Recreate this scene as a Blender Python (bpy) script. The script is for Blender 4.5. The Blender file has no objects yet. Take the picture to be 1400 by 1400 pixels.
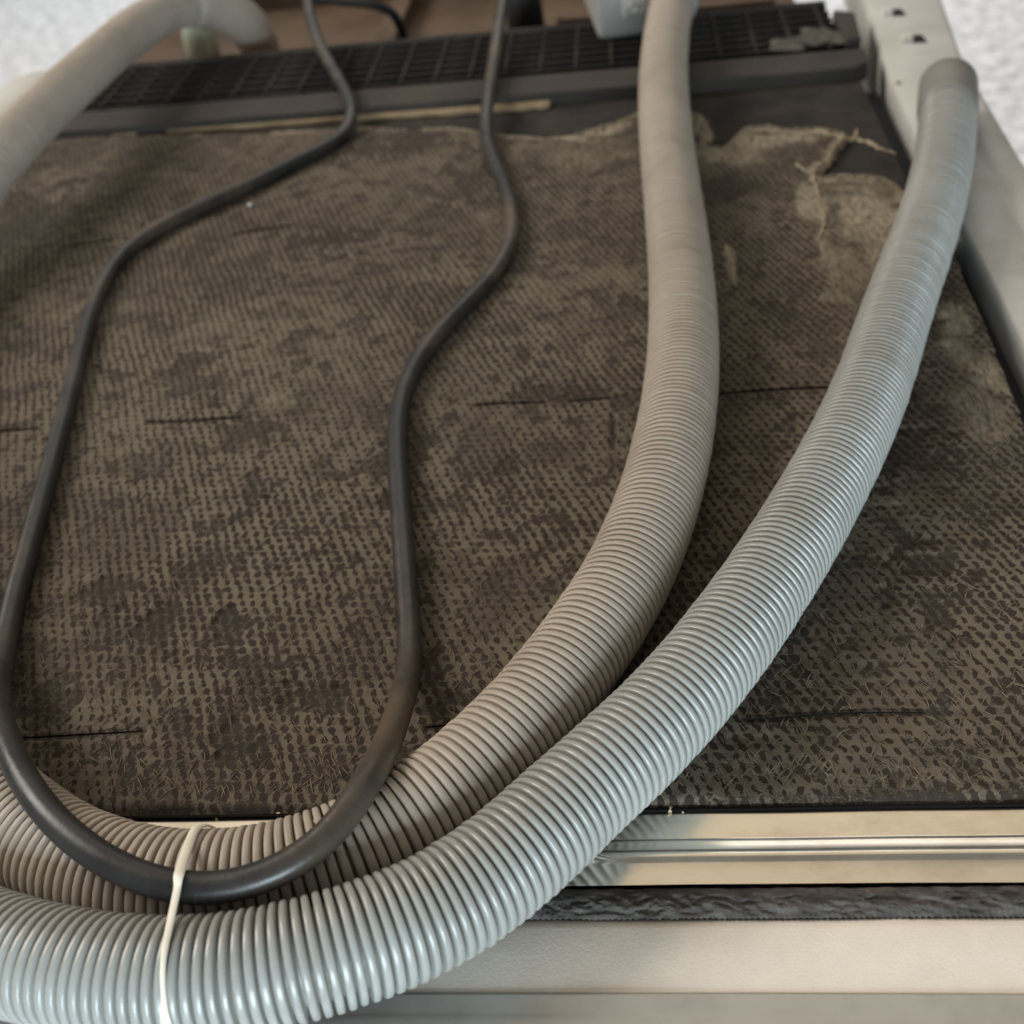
import bpy, bmesh, math, random
import numpy as np
from mathutils import Matrix, Vector

random.seed(7); rng = np.random.default_rng(7)
scene = bpy.context.scene
col = scene.collection

# ------------------------------------------------------------------ camera
# panel frame: x right, y away along the back panel, z up; the panel lies at z = 0
FPX = 1631.4                                   # focal length in pixels of the 1400 px photograph
CX = np.array([0.99235779, -0.04414403, -0.11522725])
CY = np.array([0.06153405, -0.63238071, 0.77220994])
CZ = np.array([-0.10695595, -0.77339895, -0.62483156])
H = 0.2373                                     # camera height above the panel
cam_data = bpy.data.cameras.new('camera'); cam = bpy.data.objects.new('camera', cam_data); col.objects.link(cam)
rot = Matrix(((CX[0], -CX[1], -CX[2]), (CY[0], -CY[1], -CY[2]), (CZ[0], -CZ[1], -CZ[2])))
m4 = rot.to_4x4(); m4.translation = (0, 0, H); cam.matrix_world = m4
cam_data.sensor_width = 36; cam_data.lens = FPX / 1400 * 36
cam_data.clip_start = 0.01; cam_data.clip_end = 60
cam_data.dof.use_dof = True; cam_data.dof.focus_distance = 0.295; cam_data.dof.aperture_fstop = 15.5
scene.camera = cam

# ------------------------------------------------------------------ world, lamps, exposure
world = bpy.data.worlds.new('World'); scene.world = world; world.use_nodes = True
bg = world.node_tree.nodes['Background']; bg.inputs[0].default_value = (0.84, 0.81, 0.76, 1); bg.inputs[1].default_value = 0.24

def area(name, loc, target, sx, sy, power, colr):
    l = bpy.data.lights.new(name, 'AREA'); l.shape = 'RECTANGLE'; l.size = sx; l.size_y = sy
    l.energy = power; l.color = colr
    o = bpy.data.objects.new(name, l); col.objects.link(o); o.location = loc
    d = Vector(target) - Vector(loc); o.rotation_euler = d.to_track_quat('-Z', 'Y').to_euler()
    return o
area('room_light_far', (-0.25, 1.75, 2.3), (0, .3, 0), 3.4, 2.6, 15, (1.0, 0.80, 0.53))
area('room_light_left', (-1.9, 0.9, 1.5), (0, .4, 0), 1.2, 1.0, 47, (1.0, 0.94, 0.87))
area('window_light_near', (0.10, -0.75, 0.12), (-.02, .15, 0.015), 0.55, 0.32, 15, (0.74, 0.90, 1.0))
wl = area('added_floor_fill', (-0.3, 4.2, 2.3), (-0.3, 3.7, -.6), 3.4, 2.0, 44, (0.92, 0.96, 1.0)); wl.data.spread = math.radians(105)  # added unseen lamp to brighten the floor; limited spread spares the panel

vs = scene.view_settings
vs.view_transform = 'Standard'; vs.look = 'None'; vs.gamma = 1; vs.exposure = 0.10; vs.use_curve_mapping = False
scene.render.engine = 'CYCLES'
scene.cycles.max_bounces = 8

# ------------------------------------------------------------------ helpers
def P(u, v, z=0.0):
    """photo pixel -> panel point at height z"""
    d = np.array([u - 700, v - 700, FPX]); t = -(H - z) / (d @ CZ)
    return np.array([(d @ CX) * t, (d @ CY) * t, z])

def tag(o, label=None, cat=None, group=None, kind=None):
    if label: o['label'] = label
    if cat: o['category'] = cat
    if group: o['group'] = group
    if kind: o['kind'] = kind
    return o

def link(name, me, mat, parent=None, smooth=False):
    o = bpy.data.objects.new(name, me); col.objects.link(o)
    if mat is not None and len(me.materials) == 0: me.materials.append(mat)
    if parent is not None: o.parent = parent
    if smooth: me.polygons.foreach_set('use_smooth', [True] * len(me.polygons))
    return o

def np_mesh(name, verts, faces):
    """fast mesh from numpy arrays (faces: n x 3 or n x 4)"""
    me = bpy.data.meshes.new(name); verts = np.asarray(verts, np.float32); faces = np.asarray(faces, np.int32)
    n, k = faces.shape
    me.vertices.add(len(verts)); me.vertices.foreach_set('co', verts.ravel())
    me.loops.add(n * k); me.loops.foreach_set('vertex_index', faces.ravel())
    me.polygons.add(n); me.polygons.foreach_set('loop_start', np.arange(0, n * k, k, dtype=np.int32))
    me.update(calc_edges=True); me.validate()
    return me

def empty(name, loc=(0, 0, 0)):
    o = bpy.data.objects.new(name, None); col.objects.link(o); o.location = loc; o.empty_display_size = .05
    return o

def box_mesh(name, x0, x1, y0, y1, z0, z1, bev=0.0, seg=2):
    bm = bmesh.new(); bmesh.ops.create_cube(bm, size=1)
    for v in bm.verts:
        v.co = Vector((x0 + (v.co.x + .5) * (x1 - x0), y0 + (v.co.y + .5) * (y1 - y0), z0 + (v.co.z + .5) * (z1 - z0)))
    if bev: bmesh.ops.bevel(bm, geom=bm.edges[:], offset=bev, segments=seg, profile=.5, affect='EDGES')
    me = bpy.data.meshes.new(name); bm.to_mesh(me); bm.free(); return me

def box(name, mat, parent, x0, x1, y0, y1, z0, z1, bev=0.0):
    return link(name, box_mesh(name, x0, x1, y0, y1, z0, z1, bev), mat, parent)

def catmull(pts, n=24):
    pts = np.asarray(pts, float); q = np.vstack([2 * pts[0] - pts[1], pts, 2 * pts[-1] - pts[-2]]); out = []
    for i in range(1, len(q) - 2):
        p0, p1, p2, p3 = q[i - 1], q[i], q[i + 1], q[i + 2]
        t0 = 0; t1 = t0 + np.linalg.norm(p1 - p0) ** .5; t2 = t1 + np.linalg.norm(p2 - p1) ** .5; t3 = t2 + np.linalg.norm(p3 - p2) ** .5
        for t in np.linspace(t1, t2, n, endpoint=False):
            A1 = (t1 - t) / (t1 - t0) * p0 + (t - t0) / (t1 - t0) * p1
            A2 = (t2 - t) / (t2 - t1) * p1 + (t - t1) / (t2 - t1) * p2
            A3 = (t3 - t) / (t3 - t2) * p2 + (t - t2) / (t3 - t2) * p3
            B1 = (t2 - t) / (t2 - t0) * A1 + (t - t0) / (t2 - t0) * A2
            B2 = (t3 - t) / (t3 - t1) * A2 + (t - t1) / (t3 - t1) * A3
            out.append((t2 - t) / (t2 - t1) * B1 + (t - t1) / (t2 - t1) * B2)
    out.append(pts[-1]); return np.array(out)

def smooth_path(p, it):
    p = p.copy()
    for _ in range(it): p[1:-1] = .5 * p[1:-1] + .25 * (p[:-2] + p[2:])
    return p

def resample(p, s_new=None, step=None):
    seg = np.linalg.norm(np.diff(p, axis=0), axis=1); s = np.concatenate([[0], np.cumsum(seg)])
    if s_new is None: s_new = np.arange(0, s[-1], step)
    return np.stack([np.interp(s_new, s, p[:, i]) for i in range(3)], 1), s[-1]

def frames(p):
    T = np.gradient(p, axis=0); T /= np.linalg.norm(T, axis=1)[:, None]
    N = np.zeros_like(p); n = np.array([0, 0, 1.0]); n -= T[0] * (n @ T[0])
    if np.linalg.norm(n) < .1: n = np.cross(T[0], [1, 0, 0])
    for i in range(len(p)):
        n = n - T[i] * (n @ T[i]); n /= np.linalg.norm(n); N[i] = n
    return T, N, np.cross(T, N)

def tube_mesh(name, p, rad, nseg, cap=True):
    T, N, B = frames(p); a = np.linspace(0, 2 * math.pi, nseg, endpoint=False)
    rad = np.broadcast_to(rad, (len(p),))
    ring = np.cos(a)[None, :, None] * N[:, None] + np.sin(a)[None, :, None] * B[:, None]
    V = (p[:, None] + ring * rad[:, None, None]).reshape(-1, 3)
    i = np.arange(len(p) - 1)[:, None] * nseg; j = np.arange(nseg)[None]; k = (j + 1) % nseg
    F = np.stack([i + j, i + k, i + nseg + k, i + nseg + j], -1).reshape(-1, 4)
    if cap:
        c0, c1 = len(V), len(V) + 1; V = np.vstack([V, p[:1], p[-1:]])
        e = (len(p) - 1) * nseg; jj = np.arange(nseg); kk = (jj + 1) % nseg
        F = np.vstack([F, np.stack([kk, jj, np.full(nseg, c0), np.full(nseg, c0)], 1)[:, [0, 1, 2, 2]] if False else np.zeros((0, 4), int)])
        tri0 = np.stack([kk, jj, np.full(nseg, c0)], 1); tri1 = np.stack([e + jj, e + kk, np.full(nseg, c1)], 1)
        Ft = np.vstack([F[:, [0, 1, 2]], F[:, [0, 2, 3]], tri0, tri1])
        return np_mesh(name, V, Ft)
    return np_mesh(name, V, F)

def extrude_profile(name, prof, x0, x1, nx=2, wob=None):
    """strip running along x with a (y, z) cross section"""
    xs = np.linspace(x0, x1, nx); pr = np.asarray(prof, float); m = len(pr)
    V = np.zeros((nx, m, 3)); V[:, :, 0] = xs[:, None]; V[:, :, 1] = pr[None, :, 0]; V[:, :, 2] = pr[None, :, 1]
    if wob is not None: V = wob(V)
    i = np.arange(nx - 1)[:, None] * m; j = np.arange(m - 1)[None]
    F = np.stack([i + j, i + m + j, i + m + j + 1, i + j + 1], -1).reshape(-1, 4)
    return np_mesh(name, V.reshape(-1, 3), F)

def vnoise(x, y, cell, seed):
    r = np.random.default_rng(seed); gx, gy = x / cell + 1000.37, y / cell + 1000.71
    tab = r.random((257, 257)); ix, iy = np.floor(gx).astype(int), np.floor(gy).astype(int)
    fx, fy = gx - ix, gy - iy; fx = fx * fx * (3 - 2 * fx); fy = fy * fy * (3 - 2 * fy); ix %= 256; iy %= 256
    return (tab[ix, iy] * (1 - fx) + tab[ix + 1, iy] * fx) * (1 - fy) + (tab[ix, iy + 1] * (1 - fx) + tab[ix + 1, iy + 1] * fx) * fy

def fbm(x, y, cell, seed, octv=3):
    s = 0; a = .5; t = 0
    for k in range(octv): s = s + a * vnoise(x, y, cell / 2 ** k, seed + k); t += a; a *= .5
    return s / t

def sstep(a, b, x):
    t = np.clip((x - a) / (b - a), 0, 1); return t * t * (3 - 2 * t)

def seg_dist(x, y, poly):
    d = np.full(x.shape, 1e9)
    for (ax, ay), (bx, by) in zip(poly[:-1], poly[1:]):
        vx, vy = bx - ax, by - ay; L = vx * vx + vy * vy + 1e-12
        t = np.clip(((x - ax) * vx + (y - ay) * vy) / L, 0, 1)
        d = np.minimum(d, np.hypot(x - ax - t * vx, y - ay - t * vy))
    return d

def inside(x, y, poly):
    c = np.zeros(x.shape, bool); n = len(poly)
    for i in range(n):
        (x1, y1), (x2, y2) = poly[i], poly[(i + 1) % n]
        if y1 == y2: continue
        cond = ((y1 > y) != (y2 > y)) & (x < (x2 - x1) * (y - y1) / (y2 - y1) + x1); c ^= cond
    return c

# ------------------------------------------------------------------ materials
def mat(name, base, rough=.6, metal=0.0, spec=.5, var=.12, vscale=60, bump=0.0, bscale=400, dirt=None, dscale=25, damt=.4, coat=0.0, detail=6, stretch=None, rvar=.1):
    m = bpy.data.materials.new(name); m.use_nodes = True; nt = m.node_tree; b = nt.nodes['Principled BSDF']
    b.inputs['Roughness'].default_value = rough; b.inputs['Metallic'].default_value = metal
    b.inputs['Specular IOR Level'].default_value = spec; b.inputs['Coat Weight'].default_value = coat
    tc = nt.nodes.new('ShaderNodeTexCoord'); src = tc.outputs['Object']
    if stretch:
        mp = nt.nodes.new('ShaderNodeMapping'); mp.inputs['Scale'].default_value = stretch; nt.links.new(src, mp.inputs[0]); src = mp.outputs[0]
    n = nt.nodes.new('ShaderNodeTexNoise'); n.inputs['Scale'].default_value = vscale; n.inputs['Detail'].default_value = detail
    nt.links.new(src, n.inputs['Vector'])
    ramp = nt.nodes.new('ShaderNodeValToRGB'); e = ramp.color_ramp.elements
    e[0].position = .3; e[1].position = .7
    e[0].color = (*[c * (1 - var) for c in base], 1); e[1].color = (*[min(1, c * (1 + var)) for c in base], 1)
    nt.links.new(n.outputs['Fac'], ramp.inputs[0]); out = ramp.outputs[0]
    if dirt:
        n2 = nt.nodes.new('ShaderNodeTexNoise'); n2.inputs['Scale'].default_value = dscale; n2.inputs['Detail'].default_value = 8; n2.inputs['Roughness'].default_value = .65
        nt.links.new(src, n2.inputs['Vector'])
        r2 = nt.nodes.new('ShaderNodeMapRange'); r2.inputs[1].default_value = .48; r2.inputs[2].default_value = .72; r2.inputs[4].default_value = damt
        nt.links.new(n2.outputs['Fac'], r2.inputs[0])
        mx = nt.nodes.new('ShaderNodeMix'); mx.data_type = 'RGBA'; mx.inputs[7].default_value = (*dirt, 1)
        nt.links.new(r2.outputs[0], mx.inputs[0]); nt.links.new(out, mx.inputs[6]); out = mx.outputs[2]
    nt.links.new(out, b.inputs['Base Color'])
    rr = nt.nodes.new('ShaderNodeMapRange'); rr.inputs[3].default_value = max(.02, rough - rvar); rr.inputs[4].default_value = min(1, rough + rvar)
    nt.links.new(n.outputs['Fac'], rr.inputs[0]); nt.links.new(rr.outputs[0], b.inputs['Roughness'])
    if bump:
        n3 = nt.nodes.new('ShaderNodeTexNoise'); n3.inputs['Scale'].default_value = bscale; n3.inputs['Detail'].default_value = 4
        nt.links.new(src, n3.inputs['Vector'])
        bp = nt.nodes.new('ShaderNodeBump'); bp.inputs['Strength'].default_value = bump; bp.inputs['Distance'].default_value = .001
        nt.links.new(n3.outputs['Fac'], bp.inputs['Height']); nt.links.new(bp.outputs[0], b.inputs['Normal'])
    return m

M = {}
M['pink'] = mat('beige_hose_plastic', (.385, .328, .268), .48, spec=.4, var=.05, vscale=30, bump=.05, bscale=900, dirt=(.25, .205, .155), dscale=40, damt=.5)
M['gray'] = mat('grey_hose_plastic', (.312, .312, .288), .31, spec=.55, var=.05, vscale=30, bump=.05, bscale=900, dirt=(.23, .21, .17), dscale=40, damt=.45)
M['cuff'] = mat('dark_grey_cuff', (.195, .185, .165), .5, var=.08)
M['cord'] = mat('black_cord_rubber', (.020, .019, .018), .36, spec=.40, var=.25, vscale=90, bump=.08, bscale=700, dirt=(.135, .097, .062), dscale=14, damt=.75)
M['band'] = mat('cream_rubber_band', (.80, .75, .63), .5, var=.06, vscale=200)
M['steel'] = mat('stainless_steel', (.78, .735, .655), .23, metal=1, var=.09, vscale=55, bump=.02, bscale=14, stretch=(.5, 1, 1), rvar=.09, dirt=(.46, .41, .33), dscale=70, damt=.55)
M['foam'] = mat('cream_foam', (.76, .69, .60), .85, var=.03, vscale=180, bump=.12, bscale=1600, dirt=(.55, .47, .38), dscale=40, damt=.18)
M['fleece_strip'] = mat('charcoal_fleece', (.085, .078, .071), .95, spec=.08, var=.4, vscale=420, bump=.5, bscale=900, stretch=(.35, 1, 1))
M['sheet'] = mat('grey_coated_sheet', (.42, .41, .38), .32, metal=.35, var=.05, vscale=50, dirt=(.2, .19, .17), dscale=60, damt=.3)
M['rail'] = mat('galvanised_rail', (.51, .505, .47), .55, metal=.15, var=.07, vscale=30, bump=.05, bscale=200, dirt=(.30, .275, .22), dscale=25, damt=.45)
M['bitumen'] = mat('dark_bitumen', (.030, .027, .025), .9, spec=.15, var=.35, vscale=45, bump=.4, bscale=250, dirt=(.10, .085, .065), dscale=30, damt=.3)
M['gap'] = mat('dark_gap', (.010, .009, .008), .95, spec=.05)
M['black'] = mat('black_plastic', (.016, .016, .017), .75, spec=.2, var=.2)
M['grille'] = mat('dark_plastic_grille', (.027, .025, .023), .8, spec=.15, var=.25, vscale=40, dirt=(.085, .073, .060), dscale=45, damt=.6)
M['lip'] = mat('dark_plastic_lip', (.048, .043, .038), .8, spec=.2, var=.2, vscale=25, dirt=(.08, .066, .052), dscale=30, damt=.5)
M['tan'] = mat('tan_board_edge', (.26, .185, .105), .8, var=.2, vscale=80)
M['brown'] = mat('brown_dusty_tray', (.085, .055, .034), .85, var=.3, vscale=18, bump=.3, bscale=90, dirt=(.15, .10, .055), dscale=14, damt=.5)
M['valve'] = mat('pale_valve_plastic', (.31, .30, .275), .5, var=.05)
M['green'] = mat('pale_green_plastic', (.30, .33, .25), .55, var=.1)
M['elbow'] = mat('pale_elbow_plastic', (.385, .330, .275), .5, var=.05)
M['white'] = mat('white_plastic', (.56, .54, .50), .45, var=.06)
M['crumb'] = mat('pale_crumb', (.72, .56, .36), .8, var=.2, vscale=900)
M['scrap'] = mat('grey_tan_scrap', (.075, .067, .055), .95, var=.4, vscale=120, bump=.6, bscale=400)
M['fibre'] = mat('tan_fibre', (.17, .135, .092), .9, spec=.2, var=.35, vscale=60)
M['torn'] = mat('torn_fleece', (.33, .275, .195), .95, spec=.15, var=.25, vscale=120, bump=.6, bscale=700)

# printed sticker: rows of fine grey print on white
def sticker_mat():
    m = bpy.data.materials.new('printed_sticker'); m.use_nodes = True; nt = m.node_tree; b = nt.nodes['Principled BSDF']
    tc = nt.nodes.new('ShaderNodeTexCoord'); w = nt.nodes.new('ShaderNodeTexNoise'); w.inputs['Scale'].default_value = 900; w.inputs['Detail'].default_value = 3
    mp = nt.nodes.new('ShaderNodeMapping'); mp.inputs['Scale'].default_value = (1, 1, .8); nt.links.new(tc.outputs['Object'], mp.inputs[0]); nt.links.new(mp.outputs[0], w.inputs['Vector'])
    r = nt.nodes.new('ShaderNodeValToRGB'); r.color_ramp.elements[0].position = .47; r.color_ramp.elements[1].position = .56
    r.color_ramp.elements[0].color = (.30, .27, .24, 1); r.color_ramp.elements[1].color = (.66, .62, .56, 1)
    nt.links.new(w.outputs['Fac'], r.inputs[0]); nt.links.new(r.outputs[0], b.inputs['Base Color']); b.inputs['Roughness'].default_value = .5
    return m
M['sticker'] = sticker_mat()

LAT_A = np.array([.00340, -.00012]); LAT_B = np.array([.00205, .00312]); LAT_INV = np.linalg.inv(np.stack([LAT_A, LAT_B], 1))
def fleece_mat():
    m = bpy.data.materials.new('needled_fleece'); m.use_nodes = True; nt = m.node_tree; b = nt.nodes['Principled BSDF']; L = nt.links.new
    b.inputs['Roughness'].default_value = .85; b.inputs['Specular IOR Level'].default_value = .22
    def N(t): return nt.nodes.new(t)
    def math_(op, a, c=None, d=None, clamp=False):
        n = N('ShaderNodeMath'); n.operation = op; n.use_clamp = clamp
        for k, q in enumerate((a, c, d)):
            if q is None: continue
            if isinstance(q, (int, float)): n.inputs[k].default_value = q
            else: L(q, n.inputs[k])
        return n.outputs[0]
    def noise(scale, detail, rough=.5, dist=0.0, vec=None):
        n = N('ShaderNodeTexNoise'); n.inputs['Scale'].default_value = scale; n.inputs['Detail'].default_value = detail
        n.inputs['Roughness'].default_value = rough; n.inputs['Distortion'].default_value = dist; L(vec or tc.outputs['Object'], n.inputs['Vector']); return n
    def ss(x, lo, hi, o0=0.0, o1=1.0):
        n = N('ShaderNodeMapRange'); n.interpolation_type = 'SMOOTHSTEP'
        for k, q in enumerate((x, lo, hi, o0, o1)):
            if isinstance(q, (int, float)): n.inputs[k].default_value = q
            else: L(q, n.inputs[k])
        return n.outputs[0]
    def attr(nm):
        a = N('ShaderNodeAttribute'); a.attribute_name = nm; return a.outputs['Fac']
    def mix(f, a, c):
        n = N('ShaderNodeMix'); n.data_type = 'RGBA'
        for k, q in ((0, f), (6, a), (7, c)):
            if isinstance(q, tuple): n.inputs[k].default_value = (*q, 1)
            else: L(q, n.inputs[k])
        return n.outputs[2]
    tc = N('ShaderNodeTexCoord'); vec = tc.outputs['Object']
    for sc, amp, det in ((20, .0045, 2), (240, .0030, 2), (900, .0015, 3)):       # uneven weave
        n = noise(sc, det); sub = N('ShaderNodeVectorMath'); sub.operation = 'SUBTRACT'; L(n.outputs['Color'], sub.inputs[0]); sub.inputs[1].default_value = (.5, .5, .5)
        scl = N('ShaderNodeVectorMath'); scl.operation = 'SCALE'; L(sub.outputs[0], scl.inputs[0]); scl.inputs['Scale'].default_value = amp
        ad = N('ShaderNodeVectorMath'); ad.operation = 'ADD'; L(vec, ad.inputs[0]); L(scl.outputs[0], ad.inputs[1]); vec = ad.outputs[0]
    def dot(x, y):
        d = N('ShaderNodeVectorMath'); d.operation = 'DOT_PRODUCT'; L(vec, d.inputs[0]); d.inputs[1].default_value = (x, y, 0); return d.outputs['Value']
    u = dot(*LAT_INV[0]); v = dot(*LAT_INV[1])
    def cen(x): return math_('SUBTRACT', math_('FRACT', math_('ADD', x, 500.5)), .5)
    du, dv = cen(u), cen(v)
    ax_ = (LAT_A - LAT_B) / np.linalg.norm(LAT_A - LAT_B)                          # needle marks lean along this thread direction
    def lin(p, q): return math_('ADD', math_('MULTIPLY', du, float(p)), math_('MULTIPLY', dv, float(q)))
    along = lin(LAT_A @ ax_ * 1000, LAT_B @ ax_ * 1000); pr = np.array([-ax_[1], ax_[0]]); across = lin(LAT_A @ pr * 1000, LAT_B @ pr * 1000)
    low = noise(13, 2).outputs['Fac']; mid = noise(60, 3, .6).outputs['Fac']; cell = noise(420, 2).outputs['Fac']
    ra = math_('ADD', ss(low, .38, .64, .60, .98), ss(mid, .3, .7, -.12, .16)); rb = math_('ADD', ss(low, .38, .64, 1.20, 1.75), ss(cell, .3, .7, -.35, .35))
    q2 = math_('ADD', math_('POWER', math_('ABSOLUTE', math_('DIVIDE', across, ra)), 2.0), math_('POWER', math_('ABSOLUTE', math_('DIVIDE', along, rb)), 2.0))
    net = ss(q2, .50, 1.45)
    fine = noise(1700, 4, .6, 1.0).outputs['Fac']; patchy = noise(120, 6, .7).outputs['Fac']; fib = noise(600, 5, .65, 2.5).outputs['Fac']
    big = noise(38, 5, .65).outputs['Fac']
    speck = math_('MAXIMUM', ss(patchy, .52, .60, 0.0, .92), ss(big, .53, .62, 0.0, .70))
    wear_shade = math_('MAXIMUM', attr('wear_shade'), speck)
    smo = attr('matted'); net2 = math_('ADD', math_('MULTIPLY', net, math_('SUBTRACT', 1.0, smo)), math_('MULTIPLY', smo, .75))
    x = math_('ADD', math_('MULTIPLY', net2, .95), math_('MULTIPLY', math_('SUBTRACT', fine, .5), 1.1))
    x = math_('ADD', x, math_('MULTIPLY', math_('SUBTRACT', fib, .5), 1.6))
    x = math_('SUBTRACT', x, math_('MULTIPLY', wear_shade, .80))
    fac = ss(x, .02, .70)
    tone = mix(ss(noise(9, 3).outputs['Fac'], .35, .65), (.114, .091, .065), (.154, .126, .092))
    dark = mix(ss(mid, .35, .65), (.027, .0195, .0130), (.038, .029, .022))
    colr = mix(fac, dark, tone)
    mp = N('ShaderNodeMapping'); mp.inputs['Scale'].default_value = (900, 190, 300); mp.inputs['Rotation'].default_value = (0, 0, .5); L(tc.outputs['Object'], mp.inputs[0])
    strk = noise(1, 5, .65, .6, mp.outputs[0]).outputs['Fac']
    pf = math_('MULTIPLY', attr('pale'), ss(strk, .36, .60, .18, 1.0), clamp=True)
    colr = mix(pf, colr, (.35, .298, .215)); L(colr, b.inputs['Base Color'])
    hgt = math_('ADD', math_('MULTIPLY', fac, .7), math_('MULTIPLY', fib, .35))
    bp = N('ShaderNodeBump'); bp.inputs['Strength'].default_value = .55; bp.inputs['Distance'].default_value = .0005
    L(hgt, bp.inputs['Height']); L(bp.outputs[0], b.inputs['Normal'])
    return m
M['fleece'] = fleece_mat()

def floor_mat():
    m = bpy.data.materials.new('white_speckled_stone'); m.use_nodes = True; nt = m.node_tree; b = nt.nodes['Principled BSDF']; L = nt.links.new
    tc = nt.nodes.new('ShaderNodeTexCoord')
    n = nt.nodes.new('ShaderNodeTexNoise'); n.inputs['Scale'].default_value = 34; n.inputs['Detail'].default_value = 9; n.inputs['Roughness'].default_value = .80
    L(tc.outputs['Object'], n.inputs['Vector'])
    r = nt.nodes.new('ShaderNodeValToRGB'); e = r.color_ramp.elements; e[0].position = .40; e[1].position = .56
    e[0].color = (.40, .40, .41, 1); e[1].color = (.92, .92, .93, 1)
    L(n.outputs['Fac'], r.inputs[0]); L(r.outputs[0], b.inputs['Base Color']); b.inputs['Roughness'].default_value = .35
    return m
M['floor'] = floor_mat()

# ------------------------------------------------------------------ setting
bm = bmesh.new(); bmesh.ops.create_grid(bm, x_segments=4, y_segments=4, size=8); me = bpy.data.meshes.new('floor'); bm.to_mesh(me); bm.free()
fl = link('floor', me, M['floor']); fl.location = (0, 3, -.60); tag(fl, 'white speckled stone floor around the dishwasher', 'floor', kind='structure')

# ------------------------------------------------------------------ dishwasher lying on its front, back panel up
dw = empty('dishwasher', (-.11, .5, -.60)); tag(dw, 'dishwasher lying on its front, worn brown fleece back with steel edge strip', 'dishwasher')
dw_off = Vector((.11, -.5, .60))
def part(o, parent=None):
    """re-parent a world-built mesh under the dishwasher, keeping its place"""
    p = parent or dw
    o.parent = p
    if p is dw: o.location = dw_off
    return o
def pbox(name, m, *a, bev=0.0, parent=None):
    return part(link(name, box_mesh(name, *a, bev), M[m]), parent)
XL, XR = -.405, .131

pbox('casing', 'sheet', -.400, .160, .104, .770, -.60, -.035, bev=.002)
pbox('base_block', 'black', -.335, .120, .7705, 1.02, -.60, -.045, bev=.002)
pbox('bitumen_sheet', 'bitumen', XL + .03, .1205, .1810, .656, -.034, -.0012)
pbox('channel', 'black', .1207, .1316, .1810, .656, -.034, -.012)

# steel edge strip: flat mirror, raised bead, sloping front
prof = [(.1860, -.0004), (.1800, -.0004), (.1698, -.0004), (.1692, -.0004), (.1690, .0001), (.1688, .0003), (.1680, .0004), (.1662, .0006), (.1655, .0009), (.1649, .0013), (.1642, .0015), (.1635, .0014), (.1630, .0012), (.1626, .00105), (.1623, .00095), (.1621, .0009), (.1600, .00055), (.1570, .0001)]
def wob_steel(V):
    x = V[..., 0]; V[..., 2] += .00012 * np.sin(x * 55) * sstep(.168, .160, V[..., 1]) + .00006 * np.sin(x * 130 + 1); return V
o = part(link('steel_edge_strip', extrude_profile('steel_edge_strip', prof, -.40, .185, 120, wob_steel), M['steel'], smooth=True))

# fleece seal strip between steel and foam, with a fine toothed edge
nx = 2400
xs = np.linspace(-.40, .185, nx); ys = np.linspace(0, 1, 24)
X, S = np.meshgrid(xs, ys, indexing='ij')
edge = .1490 + .00042 * (np.abs(((X / .0013) % 1) - .5) * 2) + .0003 * (vnoise(X, X * 0, .02, 5) - .5)
Yg = .1569 + (edge - .1569) * S
wr = fbm(X * .30 + .35 * Yg, Yg + .0012 * vnoise(X, Yg, .006, 17), .0013, 11, 3); wr = 1 - np.abs(2 * wr - 1) * 2.2
Z = -.0013 + .0008 * np.sin(S * math.pi) ** .6 + .00075 * wr * np.sin(np.clip(S, .04, .96) * math.pi) ** .4
i = np.arange(nx - 1)[:, None] * 24; j = np.arange(23)[None]
F = np.stack([i + j, i + 24 + j, i + 24 + j + 1, i + j + 1], -1).reshape(-1, 4)
part(link('fleece_seal', np_mesh('fleece_seal', np.stack([X, Yg, Z], -1).reshape(-1, 3), F[:, ::-1]), M['fleece_strip'], smooth=True))

# foam block and front sheet
def wob_foam(V):
    V[..., 2] += .00025 * (vnoise(V[..., 0], V[..., 1], .03, 3) - .5); return V
fp = [(.1512, -.012), (.1504, -.0026), (.1498, -.0019), (.147, -.0015), (.140, -.0014), (.1326, -.0014), (.1322, -.0014), (.1321, -.0014), (.1319, -.0022), (.1318, -.02)]
part(link('foam_strip', extrude_profile('foam_strip', fp, -.40, .185, 200, wob_foam), M['foam'], smooth=True))
sp = [(.1317, -.0040), (.1317, -.0012), (.1314, -.0010), (.1310, -.0010), (.1275, -.0010), (.1265, -.0009), (.1260, -.0008), (.124, -.0008), (.110, -.0010), (.1075, -.0020), (.1067, -.005), (.1065, -.04)]
part(link('front_sheet', extrude_profile('front_sheet', sp, -.40, .185, 40), M['sheet'], smooth=True))

# ---- fleece mat: dense needled sheet with torn far right corner
far = [P(*q)[:2] for q in [(-160, 205), (70, 190), (170, 190), (260, 187), (350, 186), (430, 181), (505, 178), (560, 180), (620, 177), (690, 188), (745, 192), (790, 190), (842, 173), (871, 160), (905, 150), (940, 158), (957, 164), (966, 176), (971, 190), (962, 203), (966, 209), (988, 210), (1003, 198), (1012, 187), (1024, 180), (1050, 177), (1081, 186), (1118, 183), (1150, 188), (1156, 192), (1150, 200), (1142, 209), (1131, 226), (1118, 235), (1111, 247), (1118, 250), (1138, 247), (1156, 246), (1185, 247), (1208, 252), (1226, 260), (1236, 272), (1262, 300)]]
torn = far[11:]
right = [P(*q)[:2] for q in [(1300, 340), (1318, 385), (1340, 430), (1368, 505), (1396, 575), (1440, 700)]]
poly = far + right + [np.array([.1215, .20]), np.array([.1215, .1770]), np.array([-.40, .1770])]
poly[0] = np.array([-.385, poly[0][1]]); poly[-1] = np.array([-.385, .1770])
poly = [(p[0], p[1]) for p in poly]
ST = .00075
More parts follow.
